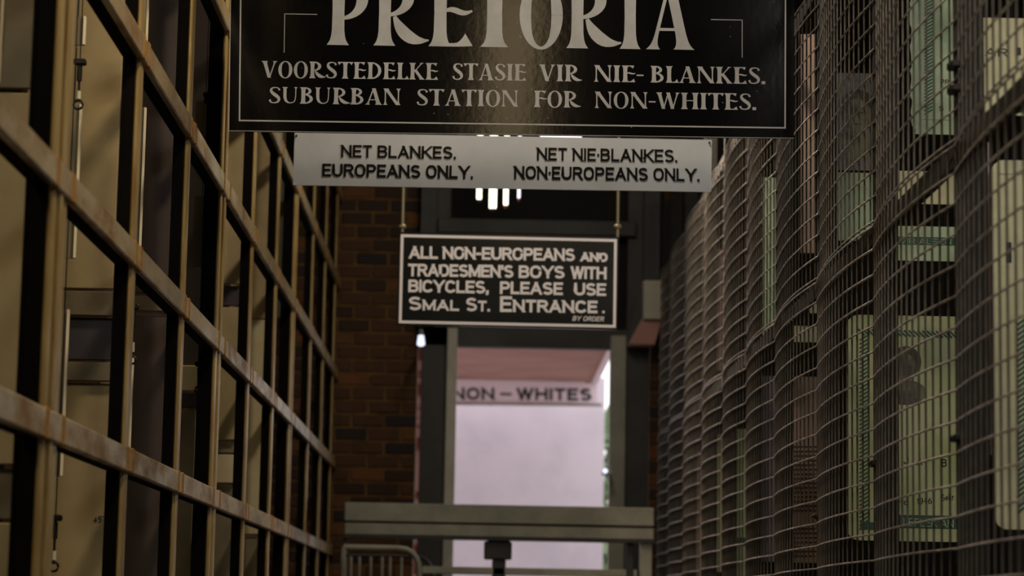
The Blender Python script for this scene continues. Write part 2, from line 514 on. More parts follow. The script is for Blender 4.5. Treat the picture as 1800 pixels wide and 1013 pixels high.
def rib(mb, pts, wid, y, dy, hx=False):
    """ribbon of the given widths along world points (x, z), thickness dy toward the viewer"""
    RIBN[0] = (RIBN[0] + 1) % 9
    dy = dy + RIBN[0] * 4e-5
    n = len(pts)
    L, R = [], []
    for i in range(n):
        p = pts[i]
        if hx:
            nx, nz = 1.0, 0.0
            m = 1.0
        else:
            a, b = pts[max(i - 1, 0)], pts[min(i + 1, n - 1)]
            dx, dz = b[0] - a[0], b[1] - a[1]
            l = math.hypot(dx, dz) or 1
            nx, nz = dz / l, -dx / l
            m = 1.0
            if 0 < i < n - 1:
                d1 = (p[0] - a[0], p[1] - a[1]); d2 = (b[0] - p[0], b[1] - p[1])
                l1 = math.hypot(*d1) or 1; l2 = math.hypot(*d2) or 1
                cs = (d1[0] * d2[0] + d1[1] * d2[1]) / l1 / l2
                m = min(1.5, 1 / max(.35, math.sqrt(max(0, (1 + cs) / 2))))
        w = wid[i] * m / 2
        L.append((p[0] + nx * w, p[1] + nz * w)); R.append((p[0] - nx * w, p[1] - nz * w))
    vs = []
    for i in range(n):
        vs += [(L[i][0], y - dy, L[i][1]), (R[i][0], y - dy, R[i][1]), (L[i][0], y, L[i][1]), (R[i][0], y, R[i][1])]
    fs = []
    for i in range(n - 1):
        a, b = 4 * i, 4 * i + 4
        fs += [(a, a + 1, b + 1, b), (a + 2, b + 2, b + 3, a + 3), (a, b, b + 2, a + 2), (a + 1, a + 3, b + 3, b + 1)]
    fs += [(0, 2, 3, 1), (4 * n - 4, 4 * n - 3, 4 * n - 1, 4 * n - 2)]
    mb.add(vs, fs)


def frame2(p0, p1, Y, cap_px):
    """text frame from baseline pixels p0 -> p1: returns origin, x axis (unit), z axis, length, cap height (metres)"""
    a, b = at(*p0, Y), at(*p1, Y)
    d = Vector((b.x - a.x, b.z - a.z))
    L = d.length
    d /= L
    cap = cap_px * Y / F
    return (a.x, a.z), (d.x, d.y), (-d.y, d.x), L, cap


def sans(mb, text, p0, p1, Y, cap_px, tk, dy=.0015, track=.16, small=.8, shear=0, m='signink'):
    """monoline lettering; lower-case marks small capitals when prefixed by '_'. tk is stroke/cap height"""
    o, ux, uz, L, cap = frame2(p0, p1, Y, cap_px)
    items, x = [], 0.0
    k = word = 0
    while k < len(text):
        ch = text[k]; sc = 1.0
        if ch == '_':
            k += 1; ch = text[k]; sc = small
        if ch == ' ':
            x += .42; word += 1
        else:
            w, st = STK[ch]
            t = tk * (1 if sc == 1 else .9)
            items.append((x, w * sc, sc, t, st, word))
            x += w * sc + t + track
        k += 1
    tot = x - track
    kx = L / (tot * cap)
    parent = mb if not isinstance(mb, MB) else None
    bags = {}
    for x, w, sc, t, st, wi in items:
        if parent is not None: mb = bags.setdefault(wi, MB())
        for s in st:
            pts = []
            for (a, b) in s:
                lx = (x + t / 2 + a * w) * kx * cap
                lz = (t / 2 + b * (sc - t)) * cap
                lx += lz * shear
                pts.append((lx, lz))
            tt = t * cap
            # square ends
            for e, q in ((0, 1), (-1, -2)):
                dx, dz = pts[e][0] - pts[q][0], pts[e][1] - pts[q][1]
                l = math.hypot(dx, dz) or 1
                if abs(dx) < 1e-6 or abs(dz) < 1e-6:
                    pts[e] = (pts[e][0] + dx / l * tt / 2, pts[e][1] + dz / l * tt / 2)
            hx = False
            if len(pts) == 2 and abs(pts[0][0] - pts[1][0]) > 1e-6 and abs(pts[0][1] - pts[1][1]) > cap * .3 * sc:
                hx = True         # diagonals are cut level at top and foot
                (xa, za), (xb, zb) = pts
                ln = math.hypot(xb - xa, zb - za)
                ext = tt / 2 * (xb - xa) / (zb - za)
                sg = 1 if zb > za else -1
                pts = [(xa - ext * sg * 1, za - tt / 2 * sg), (xb + ext * sg * 1, zb + tt / 2 * sg)]
                ww = min(tt * ln / abs(zb - za), tt * 1.18)
            else:
                ww = tt
            wp = [(o[0] + ux[0] * p[0] + uz[0] * p[1], o[1] + ux[1] * p[0] + uz[1] * p[1]) for p in pts]
            rib(mb, wp, [ww] * len(wp), Y, dy, hx)
    for b_ in bags.values(): b_.build('word', M[m], parent)


# flared roman capitals: each glyph returns ribbons [(points, widths, level_cut)] in cap-height units, and its width
TH, TN, SF = .168, .05, .075


def stem(x, w=TH, y0=0, y1=1, s=SF):
    ys = [0, .03, .07, .13, .22, .5, .78, .87, .93, .97, 1]
    fl = [1, .72, .42, .2, .06, 0, .06, .2, .42, .72, 1]
    return ([(x, y0 + (y1 - y0) * t) for t in ys], [w + 2 * s * f for f in fl], True)


def diag(x0, x1, w, s=SF, y0=0, y1=1, e0=1, e1=1):
    ys = [0, .03, .07, .13, .22, .5, .78, .87, .93, .97, 1]
    fl = [1 * e0, .65 * e0, .35 * e0, .15 * e0, .04 * e0, 0, .04 * e1, .15 * e1, .35 * e1, .65 * e1, 1 * e1]
    return ([(x0 + (x1 - x0) * t, y0 + (y1 - y0) * t) for t in ys], [w + 2 * s * f for f in fl], True)


def bowl(cx, cy, rx, ry, a0, a1, thick=TH, thin=TN, n=22):
    pts, ws = [], []
    for i in range(n + 1):
        a = math.radians(a0 + (a1 - a0) * i / n)
        w = thin + (thick - thin) * abs(math.cos(a)) ** 1.4
        c = w / 2
        pts.append((cx + (rx - c) * math.cos(a), cy + (ry - c) * math.sin(a)))
        ws.append(w)
    return (pts, ws, False)


def arm(x0, x1, y, up=0, th=TN, kick=.13):
    """thin arm ending in a flared beak"""
    n = 8
    pts, ws = [], []
    for i in range(n + 1):
        t = i / n
        f = max(0, (t - .55) / .45) ** 1.6
        w = th + kick * f
        pts.append((x0 + (x1 - x0) * t, y + (up * (w - th) / 2)))
        ws.append(w)
    return (pts, ws, False)


def wave(x0, x1, y):
    pts, ws = [], []
    for i in range(13):
        t = i / 12
        pts.append((x0 + (x1 - x0) * t, y + .03 * math.sin(t * 2 * math.pi) * 1.0 + .02 * t))
        ws.append(.03 + .055 * math.sin(math.pi * min(1, t * 1.02)) ** 1.0)
    return (pts, ws, False)


def g_E(mid=True, foot=True):
    r = [stem(.16), arm(.14, .52, 1 - TN / 2, -1), wave(.2, .6, .52)]
    if foot: r.append(arm(.14, .56, TN / 2, 1, kick=.16))
    return r


def s_spine():
    cps = [(.47, .80), (.44, .93), (.28, .975), (.13, .92), (.09, .77), (.17, .62), (.30, .50), (.43, .37), (.47, .22), (.40, .07), (.24, .022), (.09, .07), (.05, .22)]
    ws = [.12, .06, .05, .09, .14, .17, .185, .17, .14, .09, .05, .07, .13]
    # smooth the path once by chaikin-like midpoints
    pts, w2 = [cps[0]], [ws[0]]
    for i in range(len(cps) - 1):
        a, b = cps[i], cps[i + 1]
        for t in (.25, .75):
            pts.append((a[0] + (b[0] - a[0]) * t, a[1] + (b[1] - a[1]) * t)); w2.append(ws[i] + (ws[i + 1] - ws[i]) * t)
    pts.append(cps[-1]); w2.append(ws[-1])
    return (pts, w2, False)


def leg_R(x0=.3, y0=.44, x1=.80):
    pts, ws = [], []
    for i in range(13):
        t = i / 12
        # quadratic curve swinging out to the foot
        a, b, c = (x0, y0), (x0 + .16, .02), (x1, .09)
        p = ((1 - t) ** 2 * a[0] + 2 * t * (1 - t) * b[0] + t * t * c[0], (1 - t) ** 2 * a[1] + 2 * t * (1 - t) * b[1] + t * t * c[1])
        pts.append(p)
        ws.append([.05, .09, .13, .16, .175, .18, .18, .17, .15, .12, .09, .05, .02][i])
    return (pts, ws, False)


ROM = {
    'P': (.60, [stem(.16), bowl(.22, .69, .36, .31, 90, -90), ([(.16, 1 - TN / 2), (.24, 1 - TN / 2)], [TN, TN], False), ([(.16, .38 + TN / 2), (.24, .38 + TN / 2)], [TN, TN], False)]),
    'R': (.74, [stem(.16), bowl(.22, .72, .36, .28, 90, -90), ([(.16, 1 - TN / 2), (.24, 1 - TN / 2)], [TN, TN], False), ([(.16, .44 + TN / 2), (.26, .44 + TN / 2)], [TN, TN], False), leg_R()]),
    'B': (.62, [stem(.16), bowl(.22, .77, .31, .23, 90, -90, .15), bowl(.22, .29, .38, .29, 90, -90), ([(.16, 1 - TN / 2), (.24, 1 - TN / 2)], [TN, TN], False), ([(.16, .56), (.24, .56)], [TN, TN], False), ([(.16, TN / 2), (.24, TN / 2)], [TN, TN], False)]),
    'D': (.70, [stem(.16), bowl(.20, .5, .48, .5, 90, -90, TH), ([(.16, 1 - TN / 2), (.22, 1 - TN / 2)], [TN, TN], False), ([(.16, TN / 2), (.22, TN / 2)], [TN, TN], False)]),
    'E': (.60, g_E()),
    'F': (.56, g_E(foot=False)),
    'L': (.54, [stem(.16), arm(.14, .54, TN / 2, 1, kick=.18)]),
    'T': (.66, [stem(.33), arm(.33, .0, 1 - TN / 2, 1 if False else -1, kick=.14), arm(.33, .66, 1 - TN / 2, -1, kick=.14)]),
    'O': (.68, [bowl(.34, .49, .34, .52, 0, 360, .175, .045, 44)]),
    'I': (.32, [stem(.16)]),
    'A': (.74, [diag(.10, .36, .055, .085, e1=0), diag(.60, .37, .165, .085, e1=0), ([(.2, .3), (.55, .3)], [.045, .045], False)]),
    'V': (.72, [diag(.36, .12, .165, .07, e0=0), diag(.37, .62, .055, .085, e0=0)]),
    'W': (1.02, [diag(.30, .10, .15, .06, e0=0), diag(.31, .51, .055, .05, e0=0, e1=.2), diag(.70, .50, .15, .05, e0=0, e1=.2), diag(.71, .92, .055, .075, e0=0)]),
    'N': (.78, [stem(.10, .05, s=.075), diag(.66, .12, .165, .04, e0=0, e1=1), stem(.68, .05, s=.075)]),
    'H': (.78, [stem(.15), stem(.63), ([(.15, .52), (.63, .52)], [.045, .045], False)]),
    'U': (.74, [([(.13, 1), (.13, .9), (.13, .5), (.14, .32), (.19, .15), (.28, .06), (.38, .035), (.48, .06), (.57, .15), (.60, .32), (.61, .5), (.61, .9), (.61, 1)],
                 [.30, .17, .165, .16, .13, .08, .05, .05, .05, .05, .05, .055, .19], False)]),
    'K': (.72, [stem(.16), diag(.24, .60, .055, .075, y0=.46, e0=0), diag(.62, .27, .165, .06, y0=0, y1=.60, e1=0, e0=1)]),
    'S': (.54, [s_spine()]),
    '-': (.30, [([(.0, .42), (.3, .42)], [.075, .075], False)]),
    '.': (.16, [([(.0, .08), (.16, .08)], [.16, .16], False)]),
}


def roman(parent, text, p0, p1, Y, cap_px, dy=.0015, track=.05, spans=None, wt=1.0, m='signletter'):
    """spans: per-letter (left px, right px) when measured singly"""
    o, ux, uz, L, cap = frame2(p0, p1, Y, cap_px)
    lay, x = [], 0.0
    for ch in text:
        if ch == ' ':
            x += .4; continue
        w, st = ROM[ch]
        lay.append((x, w, st)); x += w + track
    tot = x - track
    for k, (x, w, st) in enumerate(lay):
        mb = MB()
        if spans:
            kx = (spans[k][1] - spans[k][0]) * Y / F / (w * cap)
            ox = (spans[k][0] - p0[0]) * Y / F
        else:
            kx = L / (tot * cap)
            ox = x * kx * cap
        for pts, ws, hx in st:
            wp, w2 = [], []
            for (a, b), ww in zip(pts, ws):
                lx, lz = ox + a * kx * cap, b * cap
                wp.append((o[0] + ux[0] * lx + uz[0] * lz, o[1] + ux[1] * lx + uz[1] * lz))
                w2.append(ww * cap * (kx if hx else min(1.1, (1 + kx) / 2)) * wt)
            rib(mb, wp, w2, Y, dy, hx)
        mb.build('letter', M[m], parent)


def pline(mb, pix, Y, wpx, dy=.0012):
    pts = [at(px, py, Y) for px, py in pix]
    for a, b in zip(pts[:-1], pts[1:]):
        d = Vector((b.x - a.x, b.z - a.z)); d.normalize(); e = wpx * Y / F / 2
        rib(mb, [(a.x - d.x * e, a.z - d.y * e), (b.x + d.x * e, b.z + d.y * e)], [2 * e] * 2, Y, dy)


def pquad(mb, pix, Y, y1):
    mb.prism([(at(px, py, Y).x, at(px, py, Y).z) for px, py in pix], Y, y1)


def hanger(parent, px, ytop_from, Y, name='hanging_rod', r=.004, ztop=HC, z0=None):
    p = at(px, ytop_from, Y)
    z0 = p.z if z0 is None else z0
    return MB().tube([(p.x, Y + .012, z0), (p.x, Y + .012, ztop)], r, 8).build(name, M['rod'], parent)


# ------------------------------------------------------------------ left steel lattice
XLAT = -1.0
posts_px = [(-80, 190), (106, 352), (235, 479), (322, 562), (384, 626), (437, 678), (480, 717), (511, 750), (542, 783), (564, 806), (582, 824)]
lat = empty('steel_lattice', (XLAT, 9, 0), 'tall rusty steel lattice of posts and rails along the left side', 'lattice')
PY = []
for px, py in posts_px:
    PY.append(onx(px, py, XLAT).y)
PY.insert(0, PY[0] - 1.15)
big = {2, 5, 8}
for i, y in enumerate(PY):
    z0, z1 = 0, HC
    dd = .064 if i in big else .049
    if i in big:
        w = .19
        mb = MB()
        mb.box(XLAT - .012, XLAT, y - w / 2, y - w / 2 + .055, z0, z1, .004)
        mb.box(XLAT - .02, XLAT - .01, y - w / 2 + .05, y + w / 2 - .05, z0, z1)
        mb.box(XLAT - .012, XLAT, y + w / 2 - .055, y + w / 2, z0, z1, .004)
        mb.box(XLAT - .012, XLAT + .006, y - .018, y + .012, z0, z1, .003)
        p = mb.build('post', M['rust'], lat)
        p['label'] = 'broad double post with a grooved rusty face'
    else:
        w = .082
        p = MB().box(XLAT - .012, XLAT, y - w / 2, y + w / 2, z0, z1, .004).build('post', M['rust'], lat)
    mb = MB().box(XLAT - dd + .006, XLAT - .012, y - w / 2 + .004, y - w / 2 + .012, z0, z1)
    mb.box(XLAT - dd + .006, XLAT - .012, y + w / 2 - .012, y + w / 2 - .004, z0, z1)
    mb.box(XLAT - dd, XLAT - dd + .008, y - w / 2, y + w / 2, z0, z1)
    mb.build('web', M['shadeblack'], p)  # unlit side faces, their shade put into the colour
for h in (-1.35, -.76, -.17, .415, .992, 1.585, 2.195, 2.79, 3.38):
    z = EYE + h
    r = MB().box(XLAT - .01, XLAT + .012, PY[0], YE - .02, z - .034, z + .034, .004).build('rail', M['railsteel'], lat)
    MB().box(XLAT - .045, XLAT - .012, PY[0], YE - .02, z - .034, z - .026).build('rail_underside', M['shadeblack'], r)  # underside shade painted as a near-black strip
    if h > .3:
        for i, y in enumerate(PY[1:]):
            w = .21 if (i + 1) in big else .10
            for e in (-1, 1):
                if e == 1 and y + w / 2 > YE - .03: continue
                MB().box(XLAT - .004, XLAT + .0145, y + e * w / 2 - .016, y + e * w / 2 + .016, z - .036, z + .036, .003).build('weld', M['weld'], r)

# ------------------------------------------------------------------ display boards behind the lattice


def board(pix, Y, m, label, cat='display board', group=None, name='display_board', edge=None, ext=0.0, th=.018, up=None):
    """flat hanging board; pix = (left, top, right, bottom) as measured, ext lengthens it away from the passage"""
    x0, t, x1, b = pix
    a, c = at(x0, t, Y), at(x1, b, Y)
    c.x = min(c.x, XLAT - .072)
    cx = (a.x + c.x) / 2
    root = empty(name, (cx, Y + th / 2, c.z), label, cat, group)
    xa, xb = a.x, c.x
    if ext < 0: xa += ext
    if ext > 0: xb += ext
    MB().box(xa, xb, Y, Y + th, c.z, a.z, .002).build('panel', M[m], root)
    if edge:
        q = {'r': xb, 'l': xa}[edge]
        MB().box(q - .004, q + .004, Y - .003, Y + th, c.z, a.z, .001).build('edge_strip', M['paleedge'], root)
    ztop = HC if t < 0 else a.z + (3.2 if up is None else up) * Y / F
    for xx in (xa + .12 * (xb - xa), xb - .12 * (xb - xa)):
        MB().tube([(xx, Y + th / 2, a.z - .003), (xx, Y + th / 2, ztop)], .0015, 5).build('cable', M['fitting'], root)
    return root


def clip(px, y0, y1, Y, label, sleeve=True):
    """turnbuckle: clamp, threaded rod, pale sleeve and eye"""
    a, b = at(px, y0, Y), at(px, y1, Y)
    x = a.x
    H = a.z - b.z
    r = empty('turnbuckle', (x, Y, b.z), label, 'cable fitting')
    MB().box(x - .018, x + .018, Y - .012, Y + .012, a.z - .018, a.z, .004).build('clamp', M['fitting'], r)
    MB().tube([(x, Y, a.z - .016), (x, Y, b.z + .02)], .0035, 8).build('rod', M['fitting'], r)
    MB().tube([(x, Y, a.z - .02), (x, Y, a.z - .02 - H * .3)], .0075, 8).build('barrel', M['fitting'], r)
    if sleeve:
        MB().tube([(x, Y, b.z + H * .2), (x, Y, b.z + H * .36)], .0065, 8).build('sleeve', M['sleeve'], r)
    pts = [(x + .013 * math.sin(q), Y, b.z + .013 - .013 * math.cos(q)) for q in [math.pi * 2 * k / 12 for k in range(13)]]
    MB().tube(pts, .004, 6).build('eye', M['fitting'], r)
    MB().tube([(x, Y, a.z - .002), (x, Y, HC)], .0018, 6).build('cable', M['fitting'], r)
    return r


G1 = 'boards behind the left lattice'
# first opening (left frame edge) and second opening, from the viewer
Y1 = PY[2] + .3
board((-140, -90, 98, 156), Y1, 'taupe', 'dusky taupe board at the top of the leftmost opening of the lattice', group=G1)
board((-140, 160, 92, 818), Y1, 'beige', 'tall beige board filling the leftmost opening of the lattice', group=G1)
board((-140, 822, 80, 914), Y1 + .02, 'taupe', 'short taupe board low in the leftmost opening of the lattice', group=G1)
board((-140, 917, 78, 1180), Y1, 'beige', 'beige board at the bottom of the leftmost opening of the lattice', group=G1)
Y1 = PY[3] + .25
board((60, -90, 198, 508), Y1, 'beige', 'tall beige board in the opening right of the nearest double post', group=G1)
board((60, 510, 232, 556), Y1 - .02, 'taupe', 'narrow taupe crosspiece above the slate board right of the nearest double post', group=G1)
board((60, 557, 232, 634), Y1, 'slate', 'dark slate board right of the nearest double post', group=G1)
board((60, 635, 232, 671), Y1 - .02, 'taupe', 'narrow taupe crosspiece under the slate board right of the nearest double post', group=G1)
board((40, 672, 172, 1180), Y1, 'beige', 'pale beige board numbered 45 low right of the nearest double post', group=G1)
board((174, 672, 240, 1180), Y1 + .12, 'taupe', 'upright taupe strip board right of the numbered beige board', group=G1, up=160)
board((199, -90, 260, 508), Y1 + .12, 'taupe', 'upright taupe strip board beside the tall beige board', group=G1)
Y1 = PY[4] + .25
board((190, -90, 305, 516), Y1, 'purple', 'tall aubergine board in the third opening of the lattice', group=G1)
board((190, 519, 330, 548), Y1 - .02, 'taupe', 'short taupe crosspiece in the third opening of the lattice', group=G1)
board((190, 551, 290, 1180), Y1, 'purple', 'aubergine board below the crosspiece in the third opening', group=G1)
board((291, 551, 350, 1180), Y1 + .1, 'slate', 'slate strip board at the right of the third opening', group=G1)
Y1 = PY[5] + .25
board((290, -90, 400, 640), Y1, 'purple', 'aubergine board in the fourth opening, above the pale block', group=G1)
board((290, 642, 400, 688), Y1 - .02, 'palebeige', 'small pale cream block in the fourth opening', group=G1)
board((290, 690, 400, 718), Y1, 'slate', 'small slate board under the pale cream block', group=G1)
board((280, 720, 328, 1180), Y1 - .02, 'taupe', 'taupe upright board low in the fourth opening', group=G1)
board((329, 720, 400, 1180), Y1, 'purple', 'aubergine upright board low in the fourth opening', group=G1)
Y1 = PY[6] + .25
board((370, -90, 450, 500), Y1, 'beige', 'tall beige board right of the second double post', group=G1)
board((370, 502, 450, 538), Y1 + .02, 'slate', 'small dark board right of the second double post', group=G1)
board((370, 540, 450, 774), Y1, 'beige', 'beige board mid height right of the second double post', group=G1)
board((370, 776, 450, 797), Y1 + .02, 'taupe', 'narrow taupe board right of the second double post', group=G1)
board((370, 799, 450, 850), Y1, 'palebeige', 'pale cream block low right of the second double post', group=G1)
board((370, 852, 450, 1180), Y1 + .02, 'taupe', 'taupe board at the foot right of the second double post', group=G1)
Y1 = PY[7] + .25
board((425, -90, 490, 560), Y1, 'beige', 'dusky beige board in the sixth opening', group=G1)
board((425, 562, 490, 940), Y1, 'palebeige', 'pale board low in the sixth opening', group=G1)
board((425, 942, 490, 1180), Y1 + .02, 'taupe', 'taupe board at the foot of the sixth opening', group=G1)
Y1 = PY[8] + .2
board((500, 560, 519, 1180), Y1 - .1, 'beige', 'narrow upright pale board left of the farthest double post', group=G1)
board((484, -30, 519, 558), Y1, 'taupe', 'dim upright taupe board left of the farthest double post', group=G1)
Y1 = PY[3] + .2
# glass panes with pale polished edges, and the cable fittings on their corners


def pane(px0, px1, top, bot, Y, label, up=None):
    a, b = at(px0, top, Y), at(px0, bot, Y)
    c = at(px1, top, Y)
    r = empty('edge_lit_pane', (a.x, Y, b.z), label, 'display pane')
    MB().box(a.x - .0035, a.x + .0035, Y - .012, Y + .004, b.z, a.z, .001).build('polished_edge', M['paleedge'], r)
    MB().box(c.x, a.x - .0035, Y - .004, Y + .004, b.z, a.z).build('pane', M['taupe'], r)
    MB().tube([(a.x - .02, Y, a.z - .003), (a.x - .02, Y, HC if up is None else a.z + up * Y / F)], .0015, 5).build('cable', M['fitting'], r)
    return r


pane(150, 118, 30, 80, PY[3] + .05, 'short pale edged pane at the top beside the nearest double post')
pane(143, 112, 185, 455, PY[3] + .05, 'long pale edged pane right of the nearest double post', 104)
pane(121, 96, 545, 838, PY[3] + .05, 'pale edged pane low down, right of the nearest double post', 88)
pane(263, 238, -60, 145, PY[4] + .05, 'pale edged pane beside the second post, at the top')
pane(256, 236, 190, 470, PY[4] + .05, 'pale edged pane beside the second post, middle height', 43)
pane(234, 222, 628, 800, PY[4] + .05, 'pale edged pane beside the second post, low', 156)
pane(371, 345, 178, 300, PY[5] + .03, 'pale edged pane near the black sign corner')
pane(365, 342, 345, 470, PY[5] + .03, 'pale edged pane in the fourth opening, middle height', 43)
pane(10, -30, -60, 148, PY[2] + .05, 'pale edged pane at the top left corner')
clip(141, 104, 192, PY[3] + .0, 'dark turnbuckle on the cable right of the nearest double post')
clip(98, 905, 1005, PY[3] - .05, 'dark turnbuckle low beside the nearest double post')
clip(236, 535, 640, PY[4] - .0, 'dark turnbuckle beside the second post')
clip(351, 636, 692, PY[5] + .0, 'small dark turnbuckle in front of the pale cream block', False)
clip(366, 163, 182, PY[5] - .02, 'tiny dark fitting near the black sign corner', False)
# pencilled number on the low beige board
mb = MB()
sans(mb, "45'", (164, 920), (181, 918), PY[3] + .249, 11, .14, .0008, .2, shear=.2)
mb.build('pencilled_number', M['ink'], None)
num = bpy.data.objects['pencilled_number']
host = [o for o in COL.objects if o.get('label', '').startswith('pale beige board numbered')][0]
num.parent = host
num.location = ORG[num] - ORG[host]

# ------------------------------------------------------------------ right cage: posts, rail, scalloped wire panels
XM = 1.15
JX = [(1898, 470), (1679, 510), (1534.5, 608), (1435, 677), (1361, 730), (1310, 762), (1268.5, 790), (1232.5, 812), (1200, 840), (1174, 860)]
JY = [onx(px, py, XM).y for px, py in JX]
JY = [JY[0] - 1.2] + JY + [15.85]
cage = empty('cage_steelwork', (XM, 9, 0), 'dark steel frame of posts and a rail behind the wire mesh, right side', 'frame')
for y in JY[1:]:
    MB().box(XM + .008, XM + .078, y + .004, y + .05, 0, HC - .9, .003).build('post', M['cagepost'], cage)
for h in (1.185, 2.29):
    MB().box(XM + .012, XM + .03, JY[0], JY[-1], EYE + h - .05, EYE + h + .012, .002).build('rail', M['cagepost'], cage)


def scallop(y0, y1, n):
    """plan of one bulging panel, from its far joint y1 to its near joint y0"""
    L = y1 - y0
    pts = []
    for i in range(n + 1):
        t = i / n
        a, b = (-.094 if y1 < 10.8 else -.106), .062
        # slope runs from a at the far joint to b at the near one
        x = L * (a * t + (b - a) * t * t / 2)
        corr = L * (a + (b - a) / 2)
        pts.append((XM + x - corr * t * t, y1 - L * t))
    return pts


WR = .0029
ordn = ['nearest', 'second', 'third', 'fourth', 'fifth', 'sixth', 'seventh', 'eighth', 'ninth', 'tenth', 'farthest']
for k in range(len(JY) - 1):
    y0, y1 = JY[k], JY[k + 1]
    plan = scallop(y0, y1, 24)
    nv = max(8, round((y1 - y0) / .076))
    vplan = scallop(y0, y1, nv)
    for part in ('lower', 'upper'):
        if part == 'lower':
            zlo, zhi = .05, EYE + 1.024 * XM + .004
            zs_ = [EYE + XM * (.159 + .0671 * j) for j in range(0, 13)] + [EYE + 1.024 * XM]
            below = [EYE + XM * (.159 + .0671 * j) for j in range(-21, -1)]
            zs_ = [EYE + XM * (.159 - .0671)] + zs_
        else:
            zlo, zhi = EYE + 1.041 * XM - .004, EYE + 1.96 * XM
            zs_ = [EYE + XM * (1.041 + .0656 * j) for j in range(0, 15)]
            below = []
        if k == 0:
            nm = 'scalloped wire mesh panel beyond the right frame edge, %s tier' % part
        else:
            nm = '%s wire panel, %s of the scalloped row along the right wall' % (part, ordn[k] if k else '')
        root = empty('scalloped_screen', (XM, (y0 + y1) / 2, zlo), nm, 'wire mesh', '%s wire mesh panels on the right' % part)
        off = 0 if part == 'lower' else .007
        mb = MB().tube([(x + off, y, 0) for x, y in plan], WR, 6)
        first = None
        for z in zs_:
            if first is None:
                first = mb.build('horizontal_wire', M['wire'], root, org=(0, 0, 0)); first.location = Vector((0, 0, z)) - ORG[root]
            else:
                link('horizontal_wire', first.data, (0, 0, z), root)
        mv = MB()
        for x, y in vplan[1:]:
            mv.tube([(x + off + .0055, y, zlo), (x + off + .0055, y, zhi)], .0032, 6, False)
        o = mv.build('upright_wires', M['vwire'], root); o['kind'] = 'stuff'
        if below:
            mb = MB()
            for z in below: mb.tube([(x, y, z) for x, y in plan[::3]], WR, 5)
            o = mb.build('low_wires', M['wire'], root); o['kind'] = 'stuff'
# ties: small dark clamps at some joints
mb = MB()
for (px, py, j) in ((1679, 770, 2), (1534, 815, 3), (1434, 908, 4), (1676, 155, 2), (1676, 112, 2)):
    p = onx(px, py, XM - .004)
    c = empty('mesh_clamp', (XM, JY[j], p.z), 'small dark clamp on the wire mesh joint at %s' % {
        (1679, 770): 'the right of the green card', (1534, 815): 'the green card middle', (1434, 908): 'the pink card edge',
        (1676, 155): 'the top mint card, lower one', (1676, 112): 'the top mint card, upper one'}[px, py], 'clamp')
    MB().box(XM - .012, XM + .014, JY[j] - .03, JY[j] + .03, p.z - .009, p.z + .009, .004).build('clamp_body', M['fitting'], c)
    MB().tube([(XM - .016, JY[j], p.z), (XM + .02, JY[j], p.z)], .006, 8).build('bolt', M['fitting'], c)

# ------------------------------------------------------------------ enlarged identity cards hanging behind the mesh


def rrect(x0, z0, x1, z1, r, n=5, corners='abcd'):
    pts = []
    for nm, cx, cz, a0 in (('a', x1 - r, z1 - r, 0), ('b', x0 + r, z1 - r, 90), ('c', x0 + r, z0 + r, 180), ('d', x1 - r, z0 + r, 270)):
        if nm in corners:
            pts += [(cx + r * math.cos(math.radians(a0 + 90 * i / n)), cz + r * math.sin(math.radians(a0 + 90 * i / n))) for i in range(n + 1)]
        else:
            pts.append({'a': (x1, z1), 'b': (x0, z1), 'c': (x0, z0), 'd': (x1, z0)}[nm])
    return pts


def card(pix, Y, m, label, r_px=0, corners='abcd', cat='display card', name='display_card', group='cards hanging behind the wire mesh', torn=False, up=None):
    x0, t, x1, b = pix
    a, c = at(x0, t, Y), at(x1, b, Y)
    root = empty(name, ((a.x + c.x) / 2, Y, c.z), label, cat, group)
    mb = MB()
    if torn:
        rnd = random.Random(4)
        pts = [(c.x, c.z), (c.x, a.z)]
        n = 40
        for i in range(n + 1):
            q = i / n
            pts.append((a.x + rnd.uniform(-.003, .004) + (.012 if q > .96 else 0), a.z + (c.z - a.z) * q))
        mb.prism(pts, Y, Y + .006)
    elif r_px:
        mb.prism(rrect(a.x, c.z, c.x, a.z, r_px * Y / F, corners=corners), Y, Y + .006)
    else:
        mb.box(a.x, c.x, Y, Y + .006, c.z, a.z)
    mb.build('card', M[m], root)
    mb = MB()
    w = c.x - a.x
    for xx in ((a.x + .25 * w, a.x + .75 * w) if w > .12 else ((a.x + c.x) / 2,)):
        mb.tube([(xx, Y + .003, a.z - .004), (xx, Y + .003, HC if up is None else a.z + up * Y / F)], .0012, 4)
    mb.build('hanging_line', M['fitting'], root)
    return root


def band(root, pix, Y, m, name='printed_band', dy=.0012):
    x0, t, x1, b = pix
    a, c = at(x0, t, Y), at(x1, b, Y)
    return MB().box(a.x, c.x, Y - dy, Y, c.z, a.z).build(name, M[m], root)


def braid(root, p0, p1, Y, step, w, m='greenink', back='cardmint'):
    """guilloche border: a row of slanted lens marks"""
    mb = MB()
    n = int(max(abs(p1[1] - p0[1]), abs(p1[0] - p0[0])) / step)
    vert = abs(p1[1] - p0[1]) > abs(p1[0] - p0[0])
    for i in range(n):
        q = (i + .5) / n
        cx, cy = p0[0] + (p1[0] - p0[0]) * q, p0[1] + (p1[1] - p0[1]) * q
        if vert: pline(mb, [(cx - w / 2, cy + step * .6), (cx + w / 2, cy - step * .6)], Y, step * .42)
        else: pline(mb, [(cx - step * .6, cy - w / 2), (cx + step * .6, cy + w / 2)], Y, step * .42)
    return mb.build('braided_border', M[m], root)


def words(root, items, m='ink', name='lettering'):
    for (t, p0, p1, Y, cap, tk) in items:
        sans(root, t, p0, p1, Y, cap, tk, .001, m=m)


